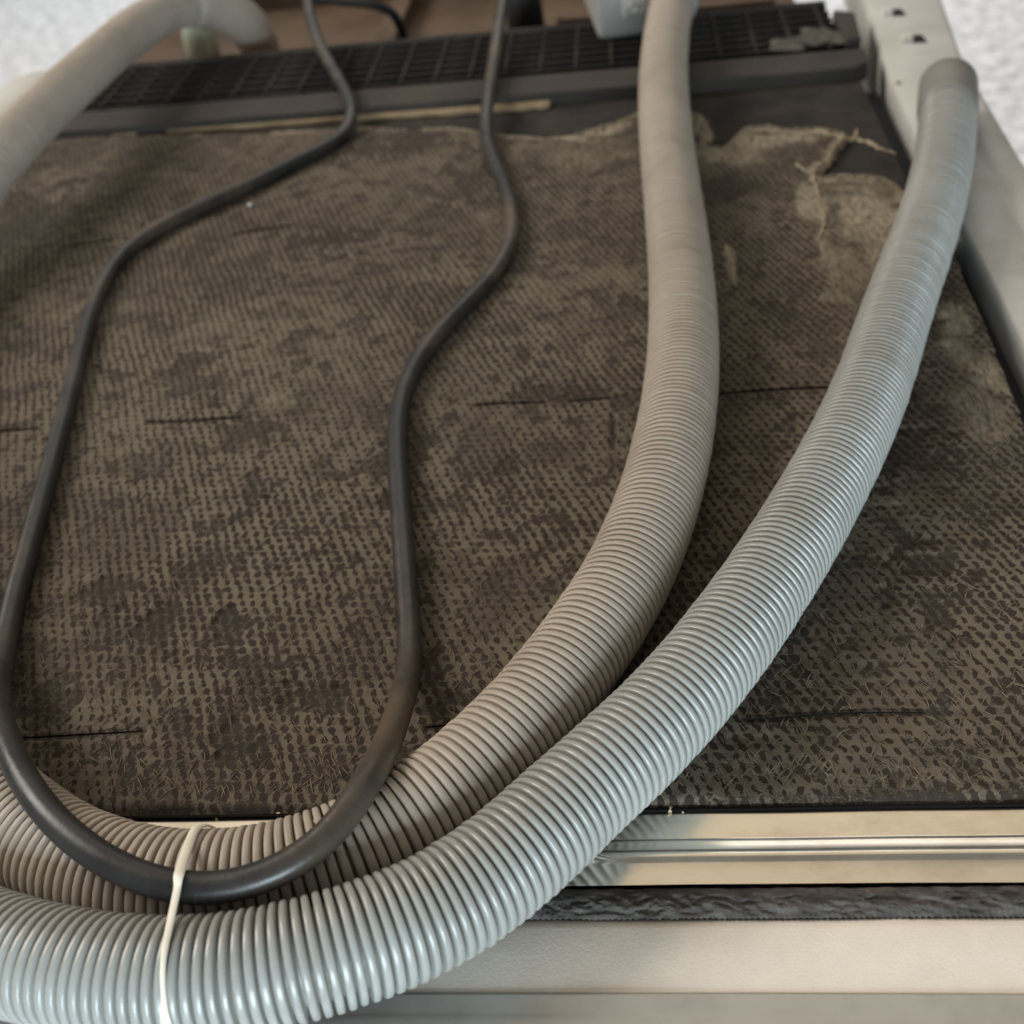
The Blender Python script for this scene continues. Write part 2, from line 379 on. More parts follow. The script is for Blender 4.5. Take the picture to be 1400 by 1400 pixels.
gx = np.arange(-.386, .126, ST); gy = np.arange(.1776, .668, ST)
X, Y = np.meshgrid(gx, gy, indexing='ij')
Xw = X + .0009 * (vnoise(X, Y, .05, 21) - .5) * 2; Yw = Y + .0012 * (vnoise(X, Y, .05, 22) - .5) * 2
keep_v = inside(X + .0016 * (fbm(X, Y, .003, 31, 3) - .5) * sstep(.5, .56, Y), Y + .0016 * (fbm(X, Y, .003, 35, 3) - .5) * sstep(.19, .25, Y), poly)
# wear: broad noise plus dark smooth patches, one of them painted hose shadow
n1 = fbm(X, Y, .035, 41, 4); n2 = fbm(X, Y, .011, 51, 3); n3 = fbm(X, Y, .004, 55, 2)
n5 = fbm(X, Y, .0085, 57, 4); wear_shade = np.maximum(sstep(.47, .64, n1 * .55 + n2 * .45), .9 * sstep(.565, .615, n5 * .72 + n1 * .28 + .05 * (n3 - .5)))
patches = [(515, 655, 48, 30), (350, 672, 16, 22), (310, 865, 22, 24), (222, 855, 30, 30), (700, 640, 18, 14), (1245, 625, 60, 38), (1262, 770, 38, 28), (1285, 840, 25, 30), (1190, 575, 20, 16), (500, 205, 30, 14), (1210, 815, 20, 15),
           (350, 590, 40, 14), (740, 545, 60, 12), (470, 330, 60, 16), (270, 500, 26, 14), (30, 310, 60, 40), (1240, 1070, 40, 22), (640, 965, 60, 20), (640, 250, 40, 25), (860, 420, 25, 20), (140, 820, 30, 25), (330, 1010, 30, 26), (450, 950, 40, 22), (560, 620, 30, 20), (860, 560, 30, 16), (1070, 430, 26, 22), (70, 960, 40, 30), (560, 200, 40, 14)]  # far-left patch by the beige hose is its cast shadow, painted dark
pat = np.zeros_like(X)
for (u, v, ru, rv) in patches:
    c = P(u, v); ex = abs(P(u + ru, v)[0] - c[0]); ey = abs(P(u, v + rv)[1] - c[1])
    q = np.hypot((X - c[0]) / ex, (Y - c[1]) / ey) + (n2 - .5) * 2.4 + (n3 - .5) * 2.0
    pat = np.maximum(pat, 1 - sstep(.75, 1.15, q))
front_fade = sstep(.1785, .1830, Y)
wear_shade = np.clip(.55 * wear_shade + (1 - sstep(0, 1, front_fade)) * .45, 0, 1)
# pale, torn and matted zones
td = seg_dist(X, Y, [tuple(p) for p in torn])
tw_ = .0030 + .030 * np.clip(fbm(X, Y, .016, 91, 3) - .32, 0, 1); pale = (1 - sstep(.3, 1.0, td / tw_)) * sstep(.25, .60, n3 + .15) * 1.0
def px_blob(u, v, ru, rv, amp):
    c = P(u, v); ex = abs(P(u + ru, v)[0] - c[0]); ey = abs(P(u, v + rv)[1] - c[1])
    return amp * (1 - sstep(.5, 1.2, np.hypot((X - c[0]) / ex, (Y - c[1]) / ey) + (n2 - .5) * 1.1))
smooth_zone = np.zeros_like(X)
for a in [(1190, 300, 60, 55, .85), (1205, 350, 30, 40, .7), (1115, 290, 24, 40, .8), (1340, 510, 34, 34, .75), (1302, 445, 20, 40, .75), (998, 365, 9, 30, .75), (1130, 345, 14, 40, .5), (1140, 410, 20, 12, .5), (1060, 195, 100, 14, .9), (1010, 215, 60, 16, .8), (1160, 380, 40, 60, .35), (1330, 560, 40, 50, .4), (1310, 480, 26, 60, .6), (800, 210, 90, 25, .25), (680, 300, 30, 20, .2), (1110, 690, 40, 40, .18), (380, 560, 30, 14, .28)]:
    bl = px_blob(*a); pale = np.maximum(pale, bl); smooth_zone = np.maximum(smooth_zone, bl)
far_edge = (1 - sstep(0, .006, seg_dist(X, Y, [tuple(p) for p in far[:12]]))) * sstep(.5, .62, fbm(X, Y, .012, 71, 2)); pale = np.maximum(pale, far_edge * .8)
fold = px_blob(1010, 257, 74, 24, 1.0) * (X < P(1085, 260)[0])  # fold shade is painted: less pale here, darker in the mask below
pale = pale * (1 - .85 * fold)
smd = np.clip(smooth_zone * 1.6 + sstep(.008, 0, td), 0, 1)
Zf = .0018 + .0011 * (fbm(X, Y, .06, 81, 2) - .5) + .0007 * (n3 - .5) - .0005 * pat - .0003 * wear_shade
Zf += .0003 * (1 - sstep(0, .007, td)) + .0007 * smooth_zone - .0014 * fold
ff = 1 - sstep(.1775, .1800, Y); Zf = Zf * (1 - ff) + ff * (-.0003 + .0003 * (n3 - .5))
slits = [[(204, 583), (265, 581), (332, 576)], [(-60, 600), (0, 596), (55, 590)], [(652, 559), (690, 557), (745, 555)], [(780, 554), (836, 550)], [(985, 543), (1060, 538), (1135, 535)], [(1016, 990), (1090, 985), (1170, 981), (1262, 981)], [(18, 1016), (90, 1012), (198, 1006)], [(583, 1001), (612, 998)], [(838, 573), (838, 618)], [(100, 340), (155, 332)], [(320, 325), (400, 312)]]
for s in slits:
    ds = seg_dist(X, Y, [tuple(P(*q)[:2]) for q in s]); Zf -= .0009 * (1 - sstep(.0003, .0012, ds)); wear_shade = np.maximum(wear_shade, .7 * (1 - sstep(.0004, .0026, ds)))
nX, nY = X.shape
idx = np.arange(nX * nY).reshape(nX, nY)
kf = keep_v[:-1, :-1] & keep_v[1:, :-1] & keep_v[1:, 1:] & keep_v[:-1, 1:]
F = np.stack([idx[:-1, :-1], idx[1:, :-1], idx[1:, 1:], idx[:-1, 1:]], -1)[kf]
used = np.unique(F); remap = np.full(nX * nY, -1); remap[used] = np.arange(len(used))
me = np_mesh('fleece_mat', np.stack([X, Y, Zf], -1).reshape(-1, 3)[used], remap[F])
wear_shade = np.clip(np.maximum(wear_shade, np.maximum(pat * .80, fold * .8)), 0, 1)
for nm, arr in (('wear_shade', wear_shade), ('pale', np.clip(pale, 0, 1)), ('matted', np.clip(smd, 0, 1))):
    at = me.attributes.new(nm, 'FLOAT', 'POINT'); at.data.foreach_set('value', arr.ravel()[used].astype(np.float32))
fleece = part(link('fleece_mat', me, M['fleece'], smooth=True)); fleece['label'] = 'worn brown needled fleece, torn at one corner'

def zf_at(x, y):
    i = np.clip(((x - gx[0]) / ST).astype(int), 0, nX - 1); j = np.clip(((y - gy[0]) / ST).astype(int), 0, nY - 1)
    return Zf[i, j], keep_v[i, j], wear_shade[i, j], pat[i, j]

part(link('edge_tape', box_mesh('edge_tape', -.385, .1215, .1770, .1779, -.0003, .0006, .0002), M['gap']))
# cut slits: black ribbons laid on the fleece paint the dark of the gaps
def slit_mesh(pts):
    p = catmull([P(*q, .0) for q in pts], 14); n = len(p); t = np.linspace(0, 1, n)
    w = .00016 * np.sin(np.clip(t, .02, .98) * math.pi) ** .4
    z, *_ = zf_at(p[:, 0], p[:, 1]); z = np.convolve(np.pad(z, 8, 'edge'), np.ones(17) / 17, 'valid')
    d = np.gradient(p, axis=0); d /= np.linalg.norm(d, axis=1)[:, None]; nrm = np.stack([-d[:, 1], d[:, 0], 0 * d[:, 0]], 1)
    a = p + nrm * w[:, None]; b = p - nrm * w[:, None]; a[:, 2] = z + .0011; b[:, 2] = z + .0007
    V = np.vstack([a, b]); i = np.arange(n - 1)
    return np_mesh('slit', V, np.stack([i, i + n, i + n + 1, i + 1], 1))
for s in slits: link('slit', slit_mesh(s), M['gap'], fleece)

# loose fibres standing on the fleece (uncountable)
def ribbons(name, n, x, y, ang, ln, wid, lift, m, parent, curl=1.0, seg=5):
    t = np.linspace(0, 1, seg + 1); x, y, ang, ln, wid, lift = [np.asarray(q)[:, None] for q in (x, y, ang, ln, wid, lift)]
    k = rng.normal(0, 1.0 * curl, (n, 1)); k2 = rng.normal(0, 1.4 * curl, (n, 1)); ph = rng.random((n, 1)) * 6
    a = ang + k * (t - .5) + k2 * np.sin(t * 5 + ph) * .5
    dx = np.cumsum(np.cos(a), 1) * ln / seg; dy = np.cumsum(np.sin(a), 1) * ln / seg
    px, py = x + dx - dx.mean(1, keepdims=True), y + dy - dy.mean(1, keepdims=True)
    z, kv, _, _ = zf_at(px, py); z = np.where(kv, z, .0003) + lift * np.sin(t * math.pi) + .00012
    nx_, ny_ = -np.sin(a), np.cos(a); wv = wid * (.25 + .75 * np.sin(np.clip(t, .04, .96) * math.pi))
    Lp = np.stack([px + nx_ * wv, py + ny_ * wv, z], -1); Rp = np.stack([px - nx_ * wv, py - ny_ * wv, z], -1)
    C = np.stack([px, py, z + wv * .9], -1)
    V = np.stack([Lp, C, Rp], 2).reshape(-1, 3); base = np.arange(n)[:, None] * (seg + 1) * 3 + np.arange(seg)[None] * 3
    f1 = np.stack([base, base + 3, base + 4, base + 1], -1).reshape(-1, 4); f2 = np.stack([base + 1, base + 4, base + 5, base + 2], -1).reshape(-1, 4)
    o = link(name, np_mesh(name, V, np.vstack([f1, f2])), m, parent); o['kind'] = 'stuff'; return o
N = 5000
fy = .184 + (rng.random(N) ** 1.7) * .30; fx = -.20 + rng.random(N) * .32
_, kv, wv_, pv_ = zf_at(fx, fy); ok = kv & (rng.random(N) > .65 * wv_ + .55 * pv_)
fx, fy = fx[ok], fy[ok]; n = len(fx)
fam = np.where(rng.random(n) < .62, math.radians(-62), math.radians(55)) + rng.normal(0, .22, n)
ribbons('loose_fibre', n, fx, fy, fam, rng.uniform(.0022, .0062, n), rng.uniform(.00006, .00016, n), rng.uniform(.0000, .0004, n), M['fibre'], fleece, .25)
# frayed fringe along the torn edge
tp = resample(np.array([[p[0], p[1], 0] for p in torn]), step=.00022)[0]; n = len(tp)
tp = tp + rng.normal(0, .0007, (n, 3)); ribbons('torn_fringe', n, tp[:, 0], tp[:, 1], rng.normal(math.pi / 2, 1.1, n), rng.uniform(.002, .011, n) * rng.random(n), rng.uniform(.00007, .00022, n), rng.uniform(.0001, .0012, n), M['torn'], fleece, 1.2)

# thin torn film: flat ragged shreds
def shred(pts, w0, w1, seed):
    rr = np.random.default_rng(seed); p = catmull([P(u, v, 0) for u, v in pts], 22); p[:, :2] += np.convolve(rr.normal(0, 1, len(p) + 4), np.ones(5) / 5, 'valid')[:, None] * .0006; n = len(p); t = np.linspace(0, 1, n)
    d = np.gradient(p, axis=0); d /= np.linalg.norm(d, axis=1)[:, None]; nr = np.stack([-d[:, 1], d[:, 0], 0 * t], 1)
    w = np.interp(t, [0, .15, .7, 1], [w0 * .3, w0, (w0 + w1) / 2, w1 * .3])
    ra = lambda: np.convolve(rr.random(n + 2), [.25, .5, .25], 'valid')
    rows_ = [p + nr * (w * (.15 + 1.5 * ra() ** 1.5))[:, None], p + nr * (w * .2 * (ra() - .5))[:, None], p - nr * (w * (.15 + 1.5 * ra() ** 1.5))[:, None]]
    for k, q in enumerate(rows_):
        z, kv, _, _ = zf_at(q[:, 0], q[:, 1]); q[:, 2] = np.where(kv, z, -.0010) + .00035 + (.0009 * ra() if k == 1 else .0003 * ra())
    V = np.vstack(rows_); i = np.arange(n - 1)
    o = link('torn_shred', np_mesh('torn_shred', V, np.vstack([np.stack([i, i + n, i + n + 1, i + 1], 1), np.stack([i + n, i + 2 * n, i + 2 * n + 1, i + n + 1], 1)])), M['torn'], fleece, smooth=True); return o
for k, (pts, w0, w1) in enumerate([([(1150, 196), (1158, 189), (1172, 188), (1198, 199), (1226, 209)], .0026, .0010), ([(1166, 192), (1170, 182), (1172, 174)], .0016, .0005), ([(1108, 244), (1114, 262), (1122, 282)], .0013, .0008), ([(1118, 288), (1126, 305), (1124, 322), (1118, 336)], .0011, .0005), ([(1130, 226), (1116, 244), (1104, 258)], .0018, .0006), ([(992, 342), (998, 360), (1003, 384), (1005, 398)], .0011, .0004), ([(1088, 228), (1100, 240), (1112, 246)], .0013, .0007), ([(957, 168), (966, 182), (972, 198)], .0020, .0008), ([(1024, 186), (1052, 184), (1080, 190)], .0022, .0010), ([(1086, 190), (1118, 188), (1148, 193)], .0022, .0010), ([(1112, 246), (1140, 246), (1180, 250)], .0012, .0006)]):
    shred(pts, w0, w1, 300 + k)

# tan board edge between the fleece and the plastic base
tb = [P(*q, .0005) for q in [(-120, 206), (60, 191), (250, 177), (420, 165), (560, 155), (680, 148), (752, 142)]]
p = catmull(tb, 10); n = len(p); w = np.linspace(.0022, .0040, n) * (1 + .25 * np.sin(np.arange(n) * 1.3)); w[-2:] *= (.8, .4)
V = np.vstack([p + np.array([0, 1, 0]) * w[:, None], p + np.array([0, -1, 0]) * w[:, None], p + np.array([0, -1, 0]) * w[:, None] - [0, 0, .0012]]); V[:2 * n, 2] += .0012
i = np.arange(n - 1); part(link('board_edge', np_mesh('board_edge', V, np.vstack([np.stack([i + n, i + n + 1, i + 1, i], 1), np.stack([i + 2 * n, i + 2 * n + 1, i + n + 1, i + n], 1)])), M['tan']))

# plastic base: lip, grille, end block, tray
ZB = .006
ly = lambda x: .6515 - .012 * (x + .09)          # front edge of the lip
bm = bmesh.new()
def prism(bm, outline, z0, z1):
    b = [bm.verts.new((x, y, z0)) for x, y in outline]; t = [bm.verts.new((x, y, z1)) for x, y in outline]; k = len(outline)
    bm.faces.new(t); bm.faces.new(b[::-1])
    for i in range(k): bm.faces.new((b[i], b[(i + 1) % k], t[(i + 1) % k], t[i]))
def prism_mesh(name, outline, z0, z1, bev=0):
    bm = bmesh.new(); prism(bm, outline, z0, z1); bmesh.ops.recalc_face_normals(bm, faces=bm.faces[:])
    if bev: bmesh.ops.bevel(bm, geom=[e for e in bm.edges], offset=bev, segments=2, profile=.5, affect='EDGES')
    me = bpy.data.meshes.new(name); bm.to_mesh(me); bm.free(); return me
GX0, GX1 = -.368, .118
lip_o = [(GX0, .6555), (GX0 + .02, .652), (.09, .646), (.118, .6465), (.1255, .653), (.127, .675), (GX0, .682)]
base = empty('base_frame'); part(base)
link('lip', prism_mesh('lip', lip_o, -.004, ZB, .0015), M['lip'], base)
GY0, GY1 = .6815, .757
link('grille_floor', box_mesh('grille_floor', GX0, GX1, .660, GY1 + .004, -.012, -.008), M['black'], base)
rows = 7
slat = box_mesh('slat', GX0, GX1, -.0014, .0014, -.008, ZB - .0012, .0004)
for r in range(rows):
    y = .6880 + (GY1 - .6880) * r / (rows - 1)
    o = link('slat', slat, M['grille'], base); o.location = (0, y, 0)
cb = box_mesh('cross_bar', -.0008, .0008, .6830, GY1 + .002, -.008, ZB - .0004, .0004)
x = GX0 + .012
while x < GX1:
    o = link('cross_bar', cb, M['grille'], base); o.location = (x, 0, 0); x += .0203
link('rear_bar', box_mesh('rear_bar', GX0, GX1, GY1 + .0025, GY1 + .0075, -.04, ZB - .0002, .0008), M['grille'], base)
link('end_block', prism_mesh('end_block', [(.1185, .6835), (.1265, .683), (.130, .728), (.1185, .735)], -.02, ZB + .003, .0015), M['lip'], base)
# brown tray behind the grille with its fittings
tray = part(link('base_tray', box_mesh('base_tray', -.388, .118, GY1 + .008, 1.02, -.044, -.034), M['brown']))
link('tray_wall', box_mesh('tray_wall', -.388, .118, 1.0, 1.012, -.0335, .03), M['brown'], tray)
for (x0, x1, y0, y1, z1) in [(-.255, -.06, .80, .806, -.026), (-.18, -.165, .81, .99, -.022), (-.05, .10, .86, .868, -.02), (-.09, -.075, .79, .99, -.026)]:
    link('tray_rib', box_mesh('tray_rib', x0, x1, y0, y1, -.0335, z1, .001), M['brown'], tray)
wp = catmull([P(*q) for q in [(425, -6, .004), (470, 2, .004), (515, 8, .002), (538, 20, -.006), (549, 42, -.018), (553, 60, -.032)]], 10)
part(link('wire', tube_mesh('wire', wp, .0032, 12), M['black'], smooth=True))
g = P(716, 4, -.01); gp = np.array([[g[0], g[1], -.034], [g[0], g[1], -.012], [g[0], g[1] + .001, -.004], [g[0], g[1] + .001, .0]])
part(link('grommet', tube_mesh('grommet', gp, np.array([.014, .0125, .011, .006]), 24), M['black'], smooth=True))
g = P(262, 62, -.012); gp = np.array([[g[0], g[1] + .02, -.034], [g[0], g[1] + .02, -.012], [g[0], g[1] + .02, .0], [g[0], g[1] + .02, .006]])
part(link('valve_body', tube_mesh('valve_body', gp, np.array([.012, .012, .010, .005]), 20), M['green'], smooth=True))

# side rails: folded sheet metal
def rail_mesh(name, prof_fn, ys):
    rows_ = [prof_fn(y) for y in ys]; m = len(rows_[0]); V = np.array([[(x, y, z) for (x, z) in r] for y, r in zip(ys, rows_)])
    i = np.arange(len(ys) - 1)[:, None] * m; j = np.arange(m - 1)[None]
    return np_mesh(name, V.reshape(-1, 3), np.stack([i + j, i + j + 1, i + m + j + 1, i + m + j], -1).reshape(-1, 4))
def rprof(y):
    inn = np.interp(y, [.18, .40, .50, .553, .56, .63, .77, .96], [.1325, .1325, .1325, .1325, .1325, .1335, .1420, .1530])
    out = np.interp(y, [.18, .45, .51, .64, .78, .96], [.170, .170, .170, .1735, .188, .205])
    cr = .1555 if y < .6 else np.interp(y, [.6, .96], [.1555, .183])
    k = float(sstep(.66, .60, np.array(y)))
    return [(inn + .0005, -.030), (inn, -.004), (inn + .0003, .0012), (inn + .0016, .0022), (cr - .0022, .0022 + .0002 * k), (cr - .0006, .0022 - .0006 * k), (cr + .0012, .0022 + .0014 * k), (out - .0025, .0022 + .0014 * k), (out - .0006, .0018 + .001 * k), (out, -.0008), (out + .0004, -.045)]
rail = part(link('side_rail', rail_mesh('side_rail', rprof, np.concatenate([np.linspace(.105, .55, 30), np.linspace(.552, .70, 40), np.linspace(.71, .96, 20)])), M['rail'], smooth=True))
for (u, v) in [(1226, 17), (1254, 53)]:
    c = P(u, v, .0024)
    link('punched_hole', prism_mesh('punched_hole', [(c[0] - .003, c[1] - .006), (c[0] + .004, c[1] - .007), (c[0] + .0035, c[1] + .006), (c[0] - .002, c[1] + .006)], .0012, .0026), M['black'], rail)
    link('tab', prism_mesh('tab', [(c[0] - .0085, c[1] - .004), (c[0] - .003, c[1] - .005), (c[0] - .003, c[1] + .005), (c[0] - .0085, c[1] + .004)], .0015, .0052, .0008), M['white'], rail)
c = P(1228, 113, .0024); link('screw_dent', prism_mesh('screw_dent', [(c[0] + .0014 * math.cos(a), c[1] + .002 * math.sin(a)) for a in np.linspace(0, 2 * math.pi, 8, endpoint=False)], .001, .0026), M['cuff'], rail)
def lprof(y): return [(-.4085, -.045), (-.408, -.001), (-.4065, .0015), (-.398, .002), (-.3965, .0032), (-.380, .0032), (-.3785, .0015), (-.3785, -.03)]
lm = rail_mesh('side_rail', lprof, np.linspace(.105, .775, 20)); part(link('side_rail', lm, M['rail'], smooth=True))

# ------------------------------------------------------------------ hoses
RP, RG, RC = .0125, .0124, .0035
def hose_path(pts):
    w = catmull([P(u, v, z) for (u, v, z) in pts], 30); w, _ = resample(w, step=.002); return smooth_path(w, 60)
zp = RP + .0018; zg = RG + .0018
# drain hose (grey)
g_pts = [(1296, 128, .0165), (1295, 165, .0168), (1291, 215, .0165), (1273, 293, .0160), (1248, 365, .0152), (1222, 436, zg), (1200, 507, zg), (1172, 578, zg), (1136, 650, zg), (1093, 727, zg), (1048, 798, zg), (1000, 868, zg), (945, 938, zg), (885, 1003, zg), (828, 1056, zg), (774, 1102, zg), (712, 1156, zg), (645, 1206, zg), (585, 1242, zg), (525, 1276, zg + 0.002), (450, 1306, zg + 0.004), (350, 1332, zg + 0.004), (250, 1343, zg + 0.004), (150, 1337, zg + 0.004), (50, 1319, zg + 0.004), (-50, 1285, zg), (-150, 1238, zg), (-240, 1165, zg), (-300, 1070, zg), (-325, 960, zg), (-320, 840, zg), (-300, 720, zg), (-280, 620, zg)]
# inlet hose (beige)
p_pts = [(918, 2, .022), (911, 50, .022), (907, 100, .0205), (908, 150, .0185), (913, 210, .0165), (921, 280, zp), (929, 350, zp), (934, 430, zp), (933, 510, zp), (921, 600, zp), (896, 698, zp), (851, 803, zp), (794, 890, zp), (728, 976, zp), (660, 1045, zp), (590, 1105, zp), (510, 1157, zp), (430, 1190, zp), (340, 1211, zp), (250, 1216, zp), (160, 1202, zp), (80, 1170, zp), (5, 1113, zp), (-65, 1035, zp), (-120, 940, zp), (-150, 830, zp), (-160, 700, zp), (-150, 580, zp), (-128, 470, zp), (-100, 375, .022), (-55, 290, .030), (0, 214, .037), (40, 171, .039), (80, 132, .040), (130, 87, .040), (194, 34, .039), (245, 9, .036), (290, 6, .030), (328, 24, .018), (350, 56, -.006), (358, 85, -.030)]
pw = hose_path(p_pts); gw = hose_path(g_pts)
# grey lies beside beige: slide it sideways where the two would overlap
for _ in range(6):
    d = gw[:, None] - pw[None]; dist = np.linalg.norm(d, axis=2); k = dist.argmin(1); mn = dist[np.arange(len(gw)), k]
    need = np.clip(RP + RG - .0010 - mn, 0, None); dr = gw - pw[k]; dr[:, 2] = 0; dr /= np.linalg.norm(dr, axis=1)[:, None] + 1e-9
    gw = gw + dr * need[:, None]; gw = smooth_path(gw, 6)

def ribbed(name, path, R, pitch, prof, ncirc=30, wob=0.0):
    seg = np.linalg.norm(np.diff(path, axis=0), axis=1).sum(); nr = int(seg / pitch)
    t = np.array([q[0] for q in prof]); dpt = np.array([q[1] for q in prof])
    s = (np.arange(nr)[:, None] + t[None]).ravel() * pitch; rr = np.tile(dpt, nr)
    rj = np.repeat(rng.normal(0, 1, nr), len(t)) * .00005; s = s + np.repeat(rng.normal(0, 1, nr), len(t)) * .00002
    fine, _ = resample(path, s_new=s)
    return tube_mesh(name, fine, R - rr + rj, ncirc)
dP = .0032
prof_p = [(0, .16 * dP), (.06, .05 * dP), (.16, .01 * dP), (.38, 0), (.60, .01 * dP), (.70, .05 * dP), (.76, .16 * dP), (.79, .9 * dP), (.88, dP), (.97, .9 * dP)]
prof_g = [(0, .20 * dP), (.06, .07 * dP), (.16, .015 * dP), (.36, 0), (.56, .015 * dP), (.66, .07 * dP), (.72, .20 * dP), (.76, .9 * dP), (.86, dP), (.96, .9 * dP)]
inlet = empty('inlet_hose', tuple(P(921, 280, .0018)))
inlet_off = -Vector(inlet.location)
def ip(o, par=None):
    o.parent = par or inlet
    if par is None: o.location = inlet_off
    return o
tag(inlet, 'beige ribbed hose looping from pale valve box round to an elbow', 'hose')
ip(link('hose_tube', ribbed('hose_tube', pw, RP, .00235, prof_p), M['pink'], smooth=True))
# smooth elbow sleeve at the machine end
tail = pw[-58:]; sl = np.linspace(0, 1, len(tail))
ip(link('elbow', tube_mesh('elbow', tail, np.interp(sl, [0, .04, .6, 1], [.0128, .0142, .0146, .0155]), 28), M['elbow'], smooth=True))
# valve box at the other end
c0, c1 = P(818, 55, ZB), P(948, 38, ZB); ang = math.atan2(c1[1] - c0[1], c1[0] - c0[0]); wdt = np.linalg.norm(c1 - c0)
vb = bmesh.new(); bmesh.ops.create_cube(vb, size=1)
for v in vb.verts: v.co = Vector(((v.co.x + .5) * wdt, (v.co.y + .5) * .085, (v.co.z + .5) * .046))
bmesh.ops.bevel(vb, geom=vb.edges[:], offset=.004, segments=3, profile=.5, affect='EDGES')
me = bpy.data.meshes.new('valve_box'); vb.to_mesh(me); vb.free()
vbo = link('valve_box', me, M['valve'], smooth=False); vbo.parent = inlet
vbo.location = Vector((c0[0], c0[1], ZB - .001)) + inlet_off; vbo.rotation_euler = (0, 0, ang)
link('sticker', box_mesh('sticker', .0165, .034, -.0006, .0002, .014, .040), M['sticker'], vbo)
link('sticker_edge', box_mesh('sticker_edge', .0150, .0164, -.0009, .0002, .012, .042), M['white'], vbo)
fr = pw[:10]; ip(link('gland', tube_mesh('gland', np.array([fr[0] - (fr[6] - fr[0]) * .6, fr[0], fr[3]]), np.array([.0165, .016, .0145]), 28), M['valve'], smooth=True))

drain = empty('drain_hose', tuple(P(1136, 650, .0018))); drain_off = -Vector(drain.location)
tag(drain, 'grey ribbed hose with dark end cuff resting on the metal rail', 'hose')
o = link('hose_tube', ribbed('hose_tube', gw, RG, .00235, prof_g), M['gray'], drain, smooth=True); o.location = drain_off
cf = gw[:22]; dirc = (cf[0] - cf[4]) / np.linalg.norm(cf[0] - cf[4])
cpts = np.vstack([cf[13:3:-2], [cf[2], cf[0], cf[0] + dirc * .010, cf[0] + dirc * .0105]]); crad = np.full(len(cpts), .0135); crad[0] = .0127; crad[1] = .0134; crad[-1] = .0128
o = link('cuff', tube_mesh('cuff', cpts, crad, 32), M['cuff'], drain, smooth=True); o.location = drain_off

# ------------------------------------------------------------------ power cord
zc = RC + .0018
c_pts = [(418, -14, .030), (424, 22, .024), (436, 60, .018), (457, 98, .0125), (474, 128, .010), (482, 155, .008), (476, 178, zc), (448, 200, zc), (395, 226, zc), (335, 256, zc), (272, 284, zc), (215, 312, zc), (170, 344, zc), (141, 385, zc), (120, 440, zc), (103, 510, zc), (85, 580, zc), (66, 650, zc), (44, 730, zc), (22, 810, zc), (8, 870, zc), (2, 920, .008), (4, 975, .015), (17, 1030, .024), (42, 1085, .029), (82, 1136, .029), (135, 1180, .028), (190, 1208, .027), (250, 1222, .027), (315, 1218, .027), (375, 1201, .028), (430, 1168, .029), (477, 1122, .030), (513, 1072, .027), (538, 1022, .018), (554, 968, .009), (561, 910, zc), (559, 850, zc), (554, 780, zc), (549, 710, zc), (544, 640, zc), (543, 580, zc), (551, 535, zc), (572, 490, zc), (605, 448, zc), (648, 405, zc), (684, 362, zc), (700, 322, zc), (698, 285, zc), (686, 245, zc), (670, 208, zc), (664, 172, .0065), (668, 130, .011), (674, 90, .0125), (681, 45, .018), (688, 0, .026), (691, -20, .03)]
cw = catmull([P(*q) for q in c_pts], 20); cw, _ = resample(cw, step=.0012); cw = smooth_path(cw, 40)
for _ in range(8):
    for (hp, R) in ((pw, RP), (gw, RG)):
        d = np.linalg.norm(cw[:, None] - hp[None], axis=2); k = d.argmin(1); mn = d[np.arange(len(cw)), k]
        hor = np.linalg.norm((cw - hp[k])[:, :2], axis=1); need = np.sqrt(np.clip((R + RC) ** 2 - hor ** 2, 0, None))
        low = (mn < R + RC) & (hor < R + RC); cw[low, 2] = np.maximum(cw[low, 2], hp[k][low, 2] + need[low])
    zz = np.maximum(cw[:, 2], zc)
    for q in range(1, len(zz)): zz[q] = max(zz[q], zz[q - 1] - .0005)
    for q in range(len(zz) - 2, -1, -1): zz[q] = max(zz[q], zz[q + 1] - .0005)
    cw[:, 2] = zz; cw = smooth_path(cw, 12)
cord = link('power_cord', tube_mesh('power_cord', cw, RC, 20), M['cord'], smooth=True)
tag(cord, 'black rubber power cord looped across the brown fleece and over the beige hose', 'cord')

# ------------------------------------------------------------------ rubber band round the bundle
xt, xb = P(284, 1145, .02)[0], P(240, 1385, .02)[0]
def near_x(path, x, ymax, ymin=-1):
    k = np.where((path[:, 1] < ymax) & (path[:, 1] > ymin))[0]; return path[k[np.abs(path[k, 0] - x).argmin()]]
cp_, cc_, cg_ = near_x(pw, xt, .17), near_x(cw, (xt + xb) / 2, .16), near_x(gw, xb, .17)
def arc(c, R, angs): return [(c[1] + R * math.cos(math.radians(a)), c[2] + R * math.sin(math.radians(a))) for a in angs]
yz = np.array(arc(cp_, RP + .0006, (-75, -40, -5, 25, 50, 72)) + arc(cc_, RC + .0007, (70, 95, 120)) + arc(cg_, RG + .0006, (95, 115, 135, 155, 178, 205, 235, 262)))
sl_ = np.concatenate([[0], np.cumsum(np.linalg.norm(np.diff(yz, axis=0), axis=1))]); tt = sl_ / sl_[-1]
bx_ = np.interp(tt, [0, .12, .3, .45, .6, .72, 1], [xt + .003, xt + .001, xt - .001, xt + (xb - xt) * .35, xt + (xb - xt) * .7, xb, xb])
bt = smooth_path(catmull(np.column_stack([bx_, yz]), 10), 6)
under = np.linspace(bt[-1], bt[0], 20)[1:-1]; under[:, 2] = .0003
bp = np.vstack([bt, under]); n = len(bp)
